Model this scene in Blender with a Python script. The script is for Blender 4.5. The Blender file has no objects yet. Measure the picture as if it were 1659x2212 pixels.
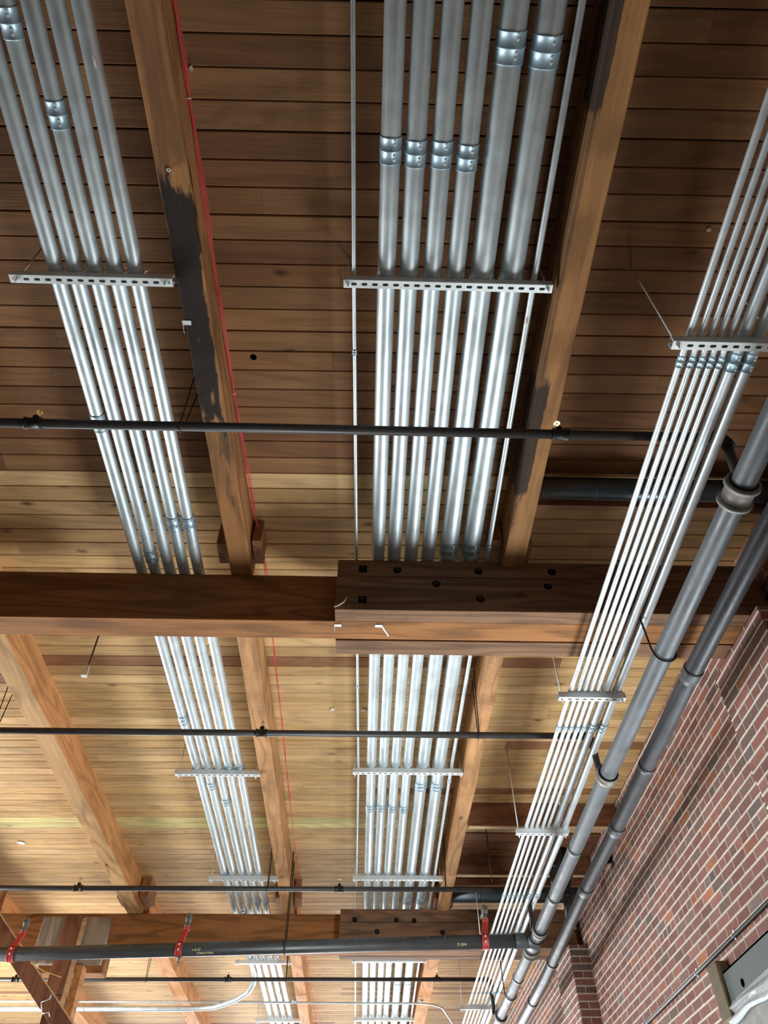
import bpy, math, random
from mathutils import Vector, Matrix
random.seed(7)
S = bpy.context.scene
COL = S.collection

# ------------------------------------------------------------------ camera
cam_d = bpy.data.cameras.new('camera')
cam_d.sensor_fit = 'VERTICAL'; cam_d.sensor_height = 36.0
cam_d.lens = 36.0 * 1600.0 / 2212.0
cam_d.clip_start = 0.05; cam_d.clip_end = 100
cam = bpy.data.objects.new('camera', cam_d); COL.objects.link(cam)
_X = Vector((1, -.018, .028)).normalized()
_v = 2860 - 1106; _a = -(.018 * _v + .028 * 1600)
_Y = Vector((_a, -_v, 1600)).normalized()
_X = (_X - _Y * _X.dot(_Y)).normalized()
_Z = _X.cross(_Y)
if _Z[1] < 0: _Z = -_Z
right = Vector((_X[0], _Y[0], _Z[0])); up = Vector((_X[1], _Y[1], _Z[1])); fwd = Vector((_X[2], _Y[2], _Z[2]))
R = Matrix((right, up, -fwd)).transposed()
cam.matrix_world = R.to_4x4()
S.camera = cam

# ------------------------------------------------------------------ exposure, world, daylight
S.view_settings.view_transform = 'Standard'
try: S.view_settings.look = 'None'
except Exception: pass
S.view_settings.exposure = 0.0
S.view_settings.gamma = 1.0
S.view_settings.use_curve_mapping = False
W = bpy.data.worlds.new('daylight'); S.world = W; W.use_nodes = True
W.node_tree.nodes['Background'].inputs[0].default_value = (.78, .9, 1, 1)
W.node_tree.nodes['Background'].inputs[1].default_value = .2

def area(name, loc, size, energy, color, target):
    d = bpy.data.lights.new(name, 'AREA'); d.shape = 'RECTANGLE'
    d.size, d.size_y = size; d.energy = energy; d.color = color
    o = bpy.data.objects.new(name, d); COL.objects.link(o); o.location = loc
    o.rotation_euler = (Vector(target) - Vector(loc)).to_track_quat('-Z', 'Y').to_euler()
    return o
# daylight through the tall windows of the far wall, the left wall and the brick wall
area('window_light_far', (-2.5, 31.4, .3), (12, 3.2), 4600, (.95, .98, 1), (-2.5, 10, 2.6))
area('window_light_right', (2.5, 5.1, -.1), (1.5, 1.6), 230, (.9, .97, 1), (-3, 4.2, 3.0))
area('window_light_right_far', (2.45, 13.5, .2), (6, 2.2), 330, (.96, .98, 1), (-3, 9.0, 3))
area('window_light_left', (-9.4, 10, .2), (7, 2.4), 1500, (.96, .98, 1), (.5, 6.2, 2.8))

# ------------------------------------------------------------------ node helpers
def lin(c):
    f = lambda u: (u / 12.92) if u <= .04045 else ((u + .055) / 1.055) ** 2.4
    return tuple(f(v / 255.0) for v in c) + (1,)
class NT:
    def __init__(s, name):
        s.m = bpy.data.materials.new(name); s.m.use_nodes = True
        s.t = s.m.node_tree; s.b = s.t.nodes['Principled BSDF']
        s.out = s.t.nodes['Material Output']
    def n(s, t, **k):
        o = s.t.nodes.new('ShaderNode' + t)
        for a, v in k.items(): setattr(o, a, v)
        return o
    def l(s, a, b): s.t.links.new(a, b)
    def val(s, sock, v):
        if hasattr(v, 'links') or isinstance(v, bpy.types.NodeSocket): s.l(v, sock)
        else: sock.default_value = v
    def math(s, op, a, b=0.0, clamp=False):
        o = s.n('Math', operation=op, use_clamp=clamp); s.val(o.inputs[0], a); s.val(o.inputs[1], b); return o.outputs[0]
    def mix(s, f, a, b, mode='MIX'):
        o = s.n('Mix', data_type='RGBA', blend_type=mode); s.val(o.inputs[0], f); s.val(o.inputs[6], a); s.val(o.inputs[7], b); return o.outputs[2]
    def ramp(s, f, stops):
        o = s.n('ValToRGB'); e = o.color_ramp.elements
        while len(e) < len(stops): e.new(.5)
        for i, (p, c) in enumerate(stops):
            e[i].position = p; e[i].color = c if len(c) == 4 else tuple(c) + (1,)
        s.l(f, o.inputs[0]); return o.outputs[0]
    def noise(s, vec, scale, detail=3, rough=.55, dist=0):
        o = s.n('TexNoise'); s.l(vec, o.inputs['Vector']); o.inputs['Scale'].default_value = scale
        o.inputs['Detail'].default_value = detail; o.inputs['Roughness'].default_value = rough; o.inputs['Distortion'].default_value = dist
        return o.outputs[0]
    def mapv(s, vec, scale=(1, 1, 1), loc=(0, 0, 0)):
        o = s.n('Mapping'); s.l(vec, o.inputs[0]); o.inputs['Scale'].default_value = scale; o.inputs['Location'].default_value = loc
        return o.outputs[0]
    def bump(s, h, strength=.3, dist=.01):
        o = s.n('Bump'); s.l(h, o.inputs['Height']); o.inputs['Strength'].default_value = strength; o.inputs['Distance'].default_value = dist
        s.l(o.outputs[0], s.b.inputs['Normal'])
    def coord(s): return s.n('TexCoord').outputs['Object']
W1 = (1, 1, 1, 1)
def g(v): return (v, v, v, 1)

def wood(name, axis, base=None, dark=.62, knots=1.0, saw=0.0, stains_and_shade=(), rough=.75, ring=.35, dirt=.25):
    """grain runs along axis (0 x, 1 y, 2 z); base None -> colour from the face attribute 'col'"""
    T = NT(name); co = T.coord()
    at = T.n('Attribute', attribute_name='tone')
    oi = T.n('ObjectInfo')
    sh = T.math('ADD', T.math('MULTIPLY', at.outputs['Fac'], 61.0), T.math('MULTIPLY', oi.outputs['Random'], 23.0))
    cb = T.n('CombineXYZ'); T.l(sh, cb.inputs[0]); T.l(sh, cb.inputs[1]); T.l(sh, cb.inputs[2])
    va = T.n('VectorMath', operation='ADD'); T.l(co, va.inputs[0]); T.l(cb.outputs[0], va.inputs[1]); v = va.outputs[0]
    def sc(a, c):
        r = [c, c, c]; r[axis] = a; return tuple(r)
    broad = T.noise(T.mapv(v, sc(.5, 3.2)), 1, 2, .5, .4)
    rings = T.math('SINE', T.math('MULTIPLY', broad, 46.0))
    fine = T.noise(T.mapv(v, sc(3.5, 130)), 1, 3, .6)
    med = T.noise(T.mapv(v, sc(.9, 15)), 1, 4, .6)
    if base is None:
        ca = T.n('Attribute', attribute_name='col'); col = ca.outputs['Color']
    else:
        rgb = T.n('RGB'); rgb.outputs[0].default_value = lin(base); col = rgb.outputs[0]
    f1 = T.ramp(med, [(.28, g(dark)), (.52, g(1.0)), (.75, g(1.12))])
    col = T.mix(.85, col, f1, 'MULTIPLY')
    f2 = T.ramp(T.math('MULTIPLY_ADD' if False else 'ADD', T.math('MULTIPLY', rings, .5), .5), [(0, g(1 - ring)), (.45, g(1.0)), (1, g(1.03))])
    col = T.mix(.8, col, f2, 'MULTIPLY')
    f3 = T.ramp(fine, [(.3, g(.8)), (.6, g(1.05))])
    col = T.mix(.7, col, f3, 'MULTIPLY')
    if knots:
        vo = T.n('TexVoronoi'); T.l(T.mapv(v, sc(2.1, 4.6)), vo.inputs['Vector']); vo.inputs['Scale'].default_value = 1
        kn = T.ramp(T.math('ADD', vo.outputs['Distance'], T.math('MULTIPLY', T.noise(v, 30, 2), .05)), [(.06, g(.0)), (.1, g(.5)), (.16, g(1))])
        seln = T.n('SeparateColor'); T.l(vo.outputs['Color'], seln.inputs[0])
        sel = T.math('LESS_THAN', seln.outputs[0], .6 * knots)
        kc = T.mix(kn, lin((92, 56, 32)), W1)
        col = T.mix(T.math('MULTIPLY', sel, .78), col, T.mix(1, col, kc, 'MULTIPLY'))
    if saw:
        wv = T.n('TexWave', wave_type='BANDS', bands_direction='XYZ'[axis] if True else 'X')
        T.l(T.mapv(v, (6, 6, 6)), wv.inputs['Vector']); wv.inputs['Scale'].default_value = 2.4; wv.inputs['Distortion'].default_value = 5; wv.inputs['Detail'].default_value = 3; wv.inputs['Detail Scale'].default_value = 1.4
        sm = T.ramp(T.noise(v, 2.2, 2), [(.4, g(0)), (.62, g(1))])
        col = T.mix(T.math('MULTIPLY', sm, saw), col, T.mix(1, col, T.ramp(wv.outputs[1], [(.1, g(.45)), (.5, g(1))]), 'MULTIPLY'))
    bl = T.noise(v, 3.1, 4, .65)
    col = T.mix(T.math('MULTIPLY', T.ramp(bl, [(.52, g(0)), (.75, g(1))]), dirt), col, lin((70, 48, 36)))
    # stains with a shape of their own: (centre xyz, half size xyz, colour, strength) in object space
    for (c, h, colr, st) in stains_and_shade:
        s1 = T.n('VectorMath', operation='SUBTRACT'); T.l(co, s1.inputs[0]); s1.inputs[1].default_value = c
        s2 = T.n('VectorMath', operation='DIVIDE'); T.l(s1.outputs[0], s2.inputs[0]); s2.inputs[1].default_value = h
        s3 = T.n('VectorMath', operation='ABSOLUTE'); T.l(s2.outputs[0], s3.inputs[0])
        sx = T.n('SeparateXYZ'); T.l(s3.outputs[0], sx.inputs[0])
        mx = T.math('MAXIMUM', sx.outputs[0], T.math('MAXIMUM', sx.outputs[1], sx.outputs[2]))
        wob = T.math('MULTIPLY', T.math('SUBTRACT', T.noise(T.mapv(co, sc(5, 22)), 1, 5, .65), .5), .9)
        mk = T.ramp(T.math('ADD', mx, wob), [(.9, g(1)), (1.02, g(0))])
        col = T.mix(T.math('MULTIPLY', mk, st), col, lin(colr))
    T.l(col, T.b.inputs['Base Color']); T.b.inputs['Roughness'].default_value = rough
    T.b.inputs['Specular IOR Level'].default_value = .25
    T.bump(T.math('ADD', fine, T.math('MULTIPLY', med, .8)), .35, .004)
    return T.m

def metal(name, c, metallic=.85, rough=.38, streak=.18, scale=(34, .8, 34), spot=0.0, spec=.5, bump=.0):
    T = NT(name); co = T.coord(); oi = T.n('ObjectInfo')
    cb = T.n('CombineXYZ'); r7 = T.math('MULTIPLY', oi.outputs['Random'], 40.0)
    for i in range(3): T.l(r7, cb.inputs[i])
    va = T.n('VectorMath', operation='ADD'); T.l(co, va.inputs[0]); T.l(cb.outputs[0], va.inputs[1]); v = va.outputs[0]
    st = T.noise(T.mapv(v, scale), 1, 3, .6)
    pt = T.noise(v, 9, 4, .6)
    col = T.mix(1, lin(c), T.ramp(st, [(.3, g(1 - streak)), (.7, g(1 + streak * .4))]), 'MULTIPLY')
    col = T.mix(.6, col, T.ramp(pt, [(.3, g(.82)), (.7, g(1.08))]), 'MULTIPLY')
    if spot:
        col = T.mix(T.math('MULTIPLY', T.ramp(T.noise(v, 26, 5, .7), [(.5, g(0)), (.66, g(1))]), spot), col, lin((96, 74, 60)))
    T.l(col, T.b.inputs['Base Color']); T.b.inputs['Metallic'].default_value = metallic
    T.l(T.ramp(T.math('ADD', T.math('MULTIPLY', st, .5), T.math('MULTIPLY', pt, .5)), [(.3, g(rough * .75)), (.7, g(min(1, rough * 1.3)))]), T.b.inputs['Roughness'])
    T.b.inputs['Specular IOR Level'].default_value = spec
    if bump: T.bump(T.noise(T.mapv(v, (1, .6, 1)), 46, 4, .6), bump, .004)
    return T.m

def plain(name, c, rough=.6, metallic=0, spec=.4, var=.12, alpha=1):
    T = NT(name)
    col = T.mix(1, lin(c), T.ramp(T.noise(T.coord(), 14, 4, .6), [(.3, g(1 - var)), (.7, g(1 + var * .5))]), 'MULTIPLY')
    T.l(col, T.b.inputs['Base Color']); T.b.inputs['Roughness'].default_value = rough
    T.b.inputs['Metallic'].default_value = metallic; T.b.inputs['Specular IOR Level'].default_value = spec
    if alpha < 1: T.b.inputs['Alpha'].default_value = alpha
    return T.m

def brickmat():
    T = NT('brick_faces'); v = T.coord(); ca = T.n('Attribute', attribute_name='col')
    n1 = T.noise(v, 30, 5, .65); n2 = T.noise(v, 5, 4, .6)
    col = T.mix(.9, ca.outputs['Color'], T.ramp(n1, [(.3, g(.72)), (.7, g(1.15))]), 'MULTIPLY')
    col = T.mix(T.math('MULTIPLY', T.ramp(n2, [(.4, g(0)), (.7, g(1))]), .6), col, lin((122, 98, 90)))
    T.l(col, T.b.inputs['Base Color']); T.b.inputs['Roughness'].default_value = .85; T.b.inputs['Specular IOR Level'].default_value = .2
    T.bump(n1, .5, .004); return T.m
def mortarmat():
    T = NT('mortar_joints'); v = T.coord()
    n1 = T.noise(v, 60, 4, .6); n2 = T.noise(v, 3, 3, .6)
    col = T.mix(1, lin((218, 210, 196)), T.ramp(n1, [(.3, g(.8)), (.7, g(1.05))]), 'MULTIPLY')
    col = T.mix(T.math('MULTIPLY', T.ramp(n2, [(.4, g(0)), (.7, g(1))]), .3), col, lin((170, 146, 132)))
    T.l(col, T.b.inputs['Base Color']); T.b.inputs['Roughness'].default_value = .9; T.bump(n1, .4, .003); return T.m

M = {}
M['plank'] = wood('ceiling_planks', 0, None, dark=.8, knots=1.2, ring=.2, dirt=.24)
M['joist'] = wood('joist_timber', 1, (168, 120, 78), dark=.7, knots=.7, saw=.35, dirt=.3)
M['joist_saw'] = wood('sawn_joist_timber', 1, (196, 146, 98), dark=.66, knots=.6, saw=.95, dirt=.2)
M['joist_orange'] = wood('orange_joist_timber', 1, (210, 150, 96), dark=.72, knots=.6, saw=.35, dirt=.12, ring=.3)
M['joist_pale'] = wood('pale_rough_sawn_face', 1, (194, 152, 102), dark=.64, knots=.7, saw=.6, dirt=.16)
M['girder'] = wood('girder_timber', 0, (160, 108, 62), dark=.6, knots=.7, saw=.12, ring=.4, dirt=.25)
M['ply'] = wood('girder_side_timber', 0, (134, 100, 74), dark=.58, knots=.8, saw=.15, ring=.4, dirt=.35)
M['post'] = wood('post_timber', 2, (138, 94, 70), dark=.7, knots=.5, dirt=.2)
M['greyply'] = wood('weathered_board', 2, (160, 148, 134), dark=.7, knots=.4, dirt=.4)
M['header'] = wood('header_board', 0, (132, 90, 62), dark=.7, knots=.5, dirt=.4)
M['stained'] = wood('stained_light_panel', 0, (214, 182, 138), dark=.6, knots=.8, dirt=.35)
M['edge'] = wood('pale_board_edge', 0, (214, 180, 140), dark=.85, knots=0, dirt=.1)
M['block'] = wood('blocking_timber', 2, (176, 126, 84), dark=.7, knots=.5, dirt=.25)
M['galv'] = metal('galvanized_conduit', (210, 221, 224), .62, .45, .08)
M['galvb'] = metal('bright_strut_steel', (232, 238, 238), .45, .5, .06, (3, 40, 40))
M['galvs'] = metal('small_galvanized_conduit', (222, 231, 234), .6, .46, .02, (4, .8, 4))
M['zinc'] = metal('zinc_coupling', (172, 196, 208), .65, .44, .06)
M['bpipe'] = metal('black_sprinkler_pipe', (62, 62, 62), .35, .42, .2, (1.2, 50, 50), spot=.25)
M['iron'] = metal('grey_iron_pipe', (96, 102, 106), .35, .5, .2, (14, 2.5, 14), spot=.3, bump=.25)
M['iron2'] = metal('dark_iron_pipe', (84, 87, 92), .4, .46, .25, (14, 2.5, 14), spot=.35, bump=.35)
M['cap'] = metal('dull_cast_iron', (118, 116, 110), .35, .55, .15, spot=.2)
M['main'] = metal('blackened_steel_main', (84, 88, 90), .45, .4, .18, (1.5, 30, 30), spot=.12)
M['black'] = plain('black_iron_fitting', (30, 29, 28), .5, .2)
M['duct'] = metal('dark_galvanized_duct', (92, 104, 110), .8, .35, .2, (1, 30, 30))
M['rod'] = metal('zinc_threaded_rod', (216, 218, 214), .4, .45, .04, (8, 8, 8))
M['wirerod'] = plain('dark_steel_rod', (58, 50, 46), .5, .5)
M['red'] = plain('red_painted_clamp', (196, 62, 58), .4, .0, .5)
M['redwire'] = plain('red_wire_jacket', (226, 52, 72), .45)
M['yellow'] = plain('yellow_wire_jacket', (226, 206, 120), .5)
M['brass'] = plain('brass_deflector', (214, 182, 120), .3, .8)
M['brick'] = brickmat(); M['mortar'] = mortarmat()
M['concrete'] = plain('concrete', (150, 150, 146), .9, 0, .2, .2)
M['steelgrey'] = plain('primed_grey_steel', (92, 102, 100), .55, .1, .4, .06)
M['brownblk'] = plain('stained_wood_block', (104, 92, 70), .7, 0, .3, .2)
M['film'] = plain('clear_plastic_film', (216, 224, 226), .15, 0, .8, .02, .38)
M['paper'] = plain('white_label', (226, 224, 222), .7)
M['pink'] = plain('magenta_print', (196, 60, 110), .6)
M['green'] = plain('green_print', (60, 120, 80), .6)
M['hole'] = plain('dark_hole', (10, 8, 7), .95, 0, 0)
M['marker'] = plain('yellow_marker', (214, 214, 150), .7)
M['whitepaint'] = plain('chalk_white', (222, 218, 208), .8)
M['straw'] = plain('pale_fibre', (206, 190, 170), .8)

# ------------------------------------------------------------------ mesh helpers
class MB:
    def __init__(s): s.v = []; s.f = []; s.mi = []; s.sm = []; s.col = []; s.tone = []; s.cc = (1, 1, 1, 1); s.tt = 0.0
    def face(s, idx, mi=0, smooth=False):
        s.f.append(tuple(idx)); s.mi.append(mi); s.sm.append(smooth); s.col.append(s.cc); s.tone.append(s.tt)
    def box(s, a, b, mi=0):
        n = len(s.v); (x0, y0, z0), (x1, y1, z1) = a, b
        s.v += [(x0, y0, z0), (x1, y0, z0), (x1, y1, z0), (x0, y1, z0), (x0, y0, z1), (x1, y0, z1), (x1, y1, z1), (x0, y1, z1)]
        for q in ((0, 3, 2, 1), (4, 5, 6, 7), (0, 1, 5, 4), (1, 2, 6, 5), (2, 3, 7, 6), (3, 0, 4, 7)): s.face([n + i for i in q], mi)
    def prism(s, pts0, pts1, mi=0):
        """two matching closed loops -> closed solid"""
        n = len(s.v); k = len(pts0); s.v += [tuple(p) for p in pts0] + [tuple(p) for p in pts1]
        s.face(list(range(n + k - 1, n - 1, -1)), mi); s.face(list(range(n + k, n + 2 * k)), mi)
        for i in range(k): j = (i + 1) % k; s.face((n + i, n + j, n + k + j, n + k + i), mi)
    def tube(s, pts, r, seg=20, mi=0, cap=True, rs=None):
        P = [Vector(p) for p in pts]; n0 = len(s.v); N = len(P)
        prev = None
        for i, p in enumerate(P):
            t = (P[min(i + 1, N - 1)] - P[max(i - 1, 0)])
            t = t.normalized() if t.length > 1e-9 else Vector((0, 1, 0))
            if prev is None:
                ref = Vector((0, 0, 1)) if abs(t.z) < .9 else Vector((1, 0, 0)); u = t.cross(ref).normalized()
            else:
                u = (prev - t * prev.dot(t)).normalized()
            prev = u; w = t.cross(u)
            rr = rs[i] if rs else r
            for k in range(seg):
                a = 2 * math.pi * k / seg; q = p + (u * math.cos(a) + w * math.sin(a)) * rr; s.v.append(tuple(q))
        for i in range(N - 1):
            for k in range(seg):
                a = n0 + i * seg + k; b = n0 + i * seg + (k + 1) % seg; s.face((a, b, b + seg, a + seg), mi, True)
        if cap:
            s.face([n0 + k for k in range(seg)][::-1], mi); s.face([n0 + (N - 1) * seg + k for k in range(seg)], mi)
    def ball(s, c, r, mi=0, seg=10, sz=(1, 1, 1)):
        n0 = len(s.v); R_ = seg // 2
        for i in range(1, R_):
            th = math.pi * i / R_
            for k in range(seg):
                a = 2 * math.pi * k / seg
                s.v.append((c[0] + r * sz[0] * math.sin(th) * math.cos(a), c[1] + r * sz[1] * math.sin(th) * math.sin(a), c[2] + r * sz[2] * math.cos(th)))
        s.v.append((c[0], c[1], c[2] + r * sz[2])); s.v.append((c[0], c[1], c[2] - r * sz[2])); t = len(s.v) - 2; b = len(s.v) - 1
        for i in range(R_ - 2):
            for k in range(seg):
                a = n0 + i * seg + k; d = n0 + i * seg + (k + 1) % seg; s.face((a, a + seg, d + seg, d), mi, True)
        for k in range(seg):
            s.face((t, n0 + k, n0 + (k + 1) % seg), mi, True)
            s.face((b, n0 + (R_ - 2) * seg + (k + 1) % seg, n0 + (R_ - 2) * seg + k), mi, True)
    def torus(s, c, ax, R0, r, seg=24, ms=8, mi=0, a0=0, a1=2 * math.pi, squash=1.0):
        ax = Vector(ax).normalized(); ref = Vector((0, 0, 1)) if abs(ax.z) < .9 else Vector((1, 0, 0))
        u = ax.cross(ref).normalized(); w = ax.cross(u)
        if w.z < 0: w = -w
        pts = [Vector(c) + u * math.cos(a) * R0 + w * math.sin(a) * R0 * squash for a in [a0 + (a1 - a0) * i / seg for i in range(seg + 1)]]
        s.tube(pts, r, ms, mi)
    def build(s, name, mats, parent=None, loc=None, bevel=0, solid=0, kind=None):
        L = Vector(loc) if loc is not None else (Vector(parent['_w']) if parent is not None else Vector((0, 0, 0)))
        me = bpy.data.meshes.new(name)
        me.from_pydata([tuple(Vector(p) - L) for p in s.v], [], s.f)
        mats = mats if isinstance(mats, (list, tuple)) else [mats]
        for m in mats: me.materials.append(m)
        me.polygons.foreach_set('material_index', s.mi); me.polygons.foreach_set('use_smooth', s.sm)
        ca = me.attributes.new('col', 'FLOAT_COLOR', 'FACE'); ca.data.foreach_set('color', [c for q in s.col for c in q])
        ta = me.attributes.new('tone', 'FLOAT', 'FACE'); ta.data.foreach_set('value', s.tone)
        me.update()
        o = bpy.data.objects.new(name, me); COL.objects.link(o)
        if parent is not None:
            o.parent = parent; o.location = L - Vector(parent['_w'])
        else: o.location = L
        o['_w'] = tuple(L)
        if bevel:
            b = o.modifiers.new('bevel', 'BEVEL'); b.width = bevel; b.segments = 2; b.limit_method = 'ANGLE'; b.angle_limit = math.radians(50)
        if solid:
            b = o.modifiers.new('solid', 'SOLIDIFY'); b.thickness = solid; b.offset = 1
        if kind: o['kind'] = kind
        return o
def tag(o, label, cat, group=None):
    o['label'] = label; o['category'] = cat
    if group: o['group'] = group
    return o
def thing(name, loc, label, cat, group=None):
    o = bpy.data.objects.new(name, None); COL.objects.link(o); o.location = loc; o['_w'] = tuple(loc); o.empty_display_size = .05
    return tag(o, label, cat, group)
def box_obj(name, a, b, mat, parent=None, bevel=0, loc=None, kind=None):
    mb = MB(); mb.box(a, b)
    if loc is None and parent is None: loc = ((a[0] + b[0]) / 2, (a[1] + b[1]) / 2, a[2])
    return mb.build(name, mat, parent, loc, bevel, kind=kind)
def cz(y): return 3.69 - .008 * y          # underside of the plank ceiling (slight roof fall)
def jz(y): return 3.40 - .007 * y          # underside of the joists

# ------------------------------------------------------------------ ceiling of tongue and groove planks
mb = MB(); y = -1.4; pitch = .1272; k = 0
rnd = random.Random(3)
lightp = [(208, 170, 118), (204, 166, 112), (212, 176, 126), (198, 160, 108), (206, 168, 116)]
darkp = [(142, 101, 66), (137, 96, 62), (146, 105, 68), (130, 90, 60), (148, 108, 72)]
y = .75 - .1272 * 18
ROT = math.tan(-.011)
while y < 18.5:
    w = pitch + rnd.uniform(-.004, .004)
    gap = .0036 if rnd.random() < .65 else .0062
    x = -9.6; 
    while x < 2.86:
        L = rnd.uniform(2.6, 5.0); x1 = min(2.86, x + L)
        if 2.86 - x1 < .4: x1 = 2.86
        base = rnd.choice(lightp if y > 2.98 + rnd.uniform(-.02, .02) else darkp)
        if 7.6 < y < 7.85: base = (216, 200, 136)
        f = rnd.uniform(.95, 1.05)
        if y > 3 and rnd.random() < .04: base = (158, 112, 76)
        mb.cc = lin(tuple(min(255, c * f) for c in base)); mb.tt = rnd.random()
        if not (7.42 < y + .06 < 8.62 and x1 > 1.2 and False):
            y0 = y + gap; y1 = y + w; b = .004
            z00, z01 = cz(y0), cz(y1)
            def P(xx, yy, zz): return (xx, yy + (xx + .4) * ROT, zz)
            xa, xb = x + .0006, x1 - .0006
            lo = [P(xa, y0, z00 + b), P(xa, y0 + b, z00), P(xa, y1 - b, z01), P(xa, y1, z01 + b), P(xa, y1, z01 + .03), P(xa, y0, z00 + .03)]
            hi = [(p[0] - xa + xb, p[1] + (xb - xa) * ROT, p[2]) for p in lo]
            mb.prism(lo, hi)
        x = x1
    y += w
ceil_o = mb.build('ceiling', [M['plank']], kind='structure')
box_obj('trim_roof_deck', (-9.7, -2.2, 3.74), (3.0, 32.2, 3.8), M['header'], kind='structure')

# ------------------------------------------------------------------ floor and closing walls (out of view, they shape the light)
box_obj('floor', (-9.7, -2.2, -1.65), (2.95, 32.2, -1.55), plain('dusty_dark_floor', (92, 90, 86), .85), kind='structure')
WT = plain('painted_masonry', (168, 150, 138), .9)
# left and far walls as piers and bands with window openings
mb = MB(); mb.box((-9.8, -2.2, 1.5), (-9.6, 32.2, 3.8)); mb.box((-9.8, -2.2, -1.55), (-9.6, 32.2, -1.05))
for yy in (-2.2, 5, 9.5, 14, 18, 23, 27, 31.6): mb.box((-9.8, yy, -1.1), (-9.6, yy + .5, 1.55))
mb.build('wall_left', [WT], kind='structure')
mb = MB(); mb.box((-9.8, 32.1, 1.7), (2.95, 32.3, 3.8)); mb.box((-9.8, 32.1, -1.55), (2.95, 32.3, -1.1))
for xx in (-9.8, -6, -1.6, 2.3): mb.box((xx, 32.1, -1.2), (xx + .5, 32.3, 1.75))
mb.build('wall_far', [WT], kind='structure')
box_obj('wall_back', (-9.8, -2.4, -1.55), (2.95, -2.2, 3.8), plain('dark_masonry', (70, 58, 52), .9), kind='structure')

# ------------------------------------------------------------------ brick wall
BH = .0736; BL = .222
bcols = [(150, 104, 96), (146, 100, 92), (154, 108, 100), (142, 104, 98), (130, 106, 100), (148, 102, 92), (144, 106, 100)]
def brick_face(mb, org, u, nrm, u0, u1, z0, z1, skip=None, seed=1):
    r = random.Random(seed); u = Vector(u); n = Vector(nrm); org = Vector(org); Z = Vector((0, 0, 1))
    def pt(a, z, d): return org + u * a + Z * z + n * d
    c = 0; z = math.floor(z0 / BH) * BH
    while z < z1 - .005:
        za, zb = max(z0, z + .008), min(z1, z + BH - .008)
        hdr = (c % 6 == 5)
        L = BL / 2 if hdr else BL
        a = u0 - (0 if hdr else (L / 2 if c % 2 else 0)) - (r.random() * .01)
        while a < u1 - .01:
            a0, a1 = max(u0, a + .005), min(u1, a + L - .005)
            if a1 - a0 > .012 and zb - za > .01 and not (skip and skip((a0 + a1) / 2, (za + zb) / 2)):
                q = r.random(); cc = r.choice(bcols)
                if q < .05: cc = (178, 116, 88)
                elif q < .1: cc = (124, 110, 108)
                f = r.uniform(.86, 1.1); mb.cc = lin(tuple(min(255, v * f) for v in cc)); mb.tt = r.random()
                d = .003 + r.uniform(-.0012, .0012); b = .003
                i0 = len(mb.v)
                for (aa, zz, dd) in ((a0, za, 0), (a1, za, 0), (a1, zb, 0), (a0, zb, 0), (a0 + b, za + b, d), (a1 - b, za + b, d), (a1 - b, zb - b, d), (a0 + b, zb - b, d)):
                    mb.v.append(tuple(pt(aa, zz, dd)))
                for qd in ((4, 5, 6, 7), (0, 1, 5, 4), (1, 2, 6, 5), (2, 3, 7, 6), (3, 0, 4, 7)): mb.face([i0 + t for t in qd], 0)
                # raised head joint
                if not hdr or True:
                    if a1 < u1 - .02:
                        j = a1 + .005; i0 = len(mb.v)
                        for zz in (za - .004, zb + .004):
                            wv = r.uniform(.0038, .006)
                            for (o_, dd) in ((-wv, .001), (0, .0045), (wv, .001)): mb.v.append(tuple(pt(j + o_, zz, dd)))
                        mb.face((i0, i0 + 1, i0 + 4, i0 + 3), 1, True); mb.face((i0 + 1, i0 + 2, i0 + 5, i0 + 4), 1, True)
            a += L
        # raised bed joint, slightly wandering
        zz = z + BH
        if zz < z1 + .004:
            a = u0; rows = []
            while True:
                rows.append((a, zz + r.uniform(-.0022, .0022), r.uniform(.0062, .009)))
                if a >= u1: break
                a = min(u1, a + .075)
            for i in range(len(rows) - 1):
                if skip and (skip(rows[i][0], zz - .01) and skip(rows[i][0], zz + .01)): continue
                i0 = len(mb.v)
                for (aa, zc, hw) in (rows[i], rows[i + 1]):
                    for (o_, dd) in ((-hw, .0), (-hw * .4, .006), (hw * .4, .006), (hw, .0)): mb.v.append(tuple(pt(aa, zc + o_, dd)))
                for q in range(3): mb.face((i0 + q, i0 + q + 1, i0 + q + 5, i0 + q + 4), 1, True)
        z += BH; c += 1
WX = 2.67
OPEN_Y = 5.98; OPEN_Z = 1.66
def skipw(a, z): return 4.23 < a < OPEN_Y and z < OPEN_Z
mb = MB()
def slab(a, b): mb.box(a, b, 1)
slab((WX, 4.21, OPEN_Z), (WX + .3, OPEN_Y, 3.72)); slab((WX, -2.2, -1.55), (WX + .3, 4.21, 3.72)); slab((WX, OPEN_Y, -1.55), (WX + .3, 32.2, 3.72)); slab((WX, 4.21, -1.55), (WX + .3, OPEN_Y, -1.0))
brick_face(mb, (WX, 0, 0), (0, 1, 0), (-1, 0, 0), 0.2, 17.5, .55, 3.66, skipw, 11)
mb.build('wall_right', [M['brick'], M['mortar']], kind='structure')
def pilaster(y0, y1, top, label, seed):
    t = MB(); X0 = 2.447
    t.box((X0, y0, -1.55), (WX, y1, top - .002), 1)
    brick_face(t, (X0, 0, 0), (0, 1, 0), (-1, 0, 0), y0, y1, .5, top, None, seed)
    brick_face(t, (0, y0, 0), (1, 0, 0), (0, -1, 0), X0, WX, .5, top, None, seed + 1)
    o = t.build('brick_pilaster', [M['brick'], M['mortar']], None, (X0 + .1, (y0 + y1) / 2, -1.55))
    tag(o, label, 'pilaster')
pilaster(3.45, 4.22, 2.983, 'red brick pilaster with light mortar carrying the near dark girder at right edge', 21)
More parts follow.
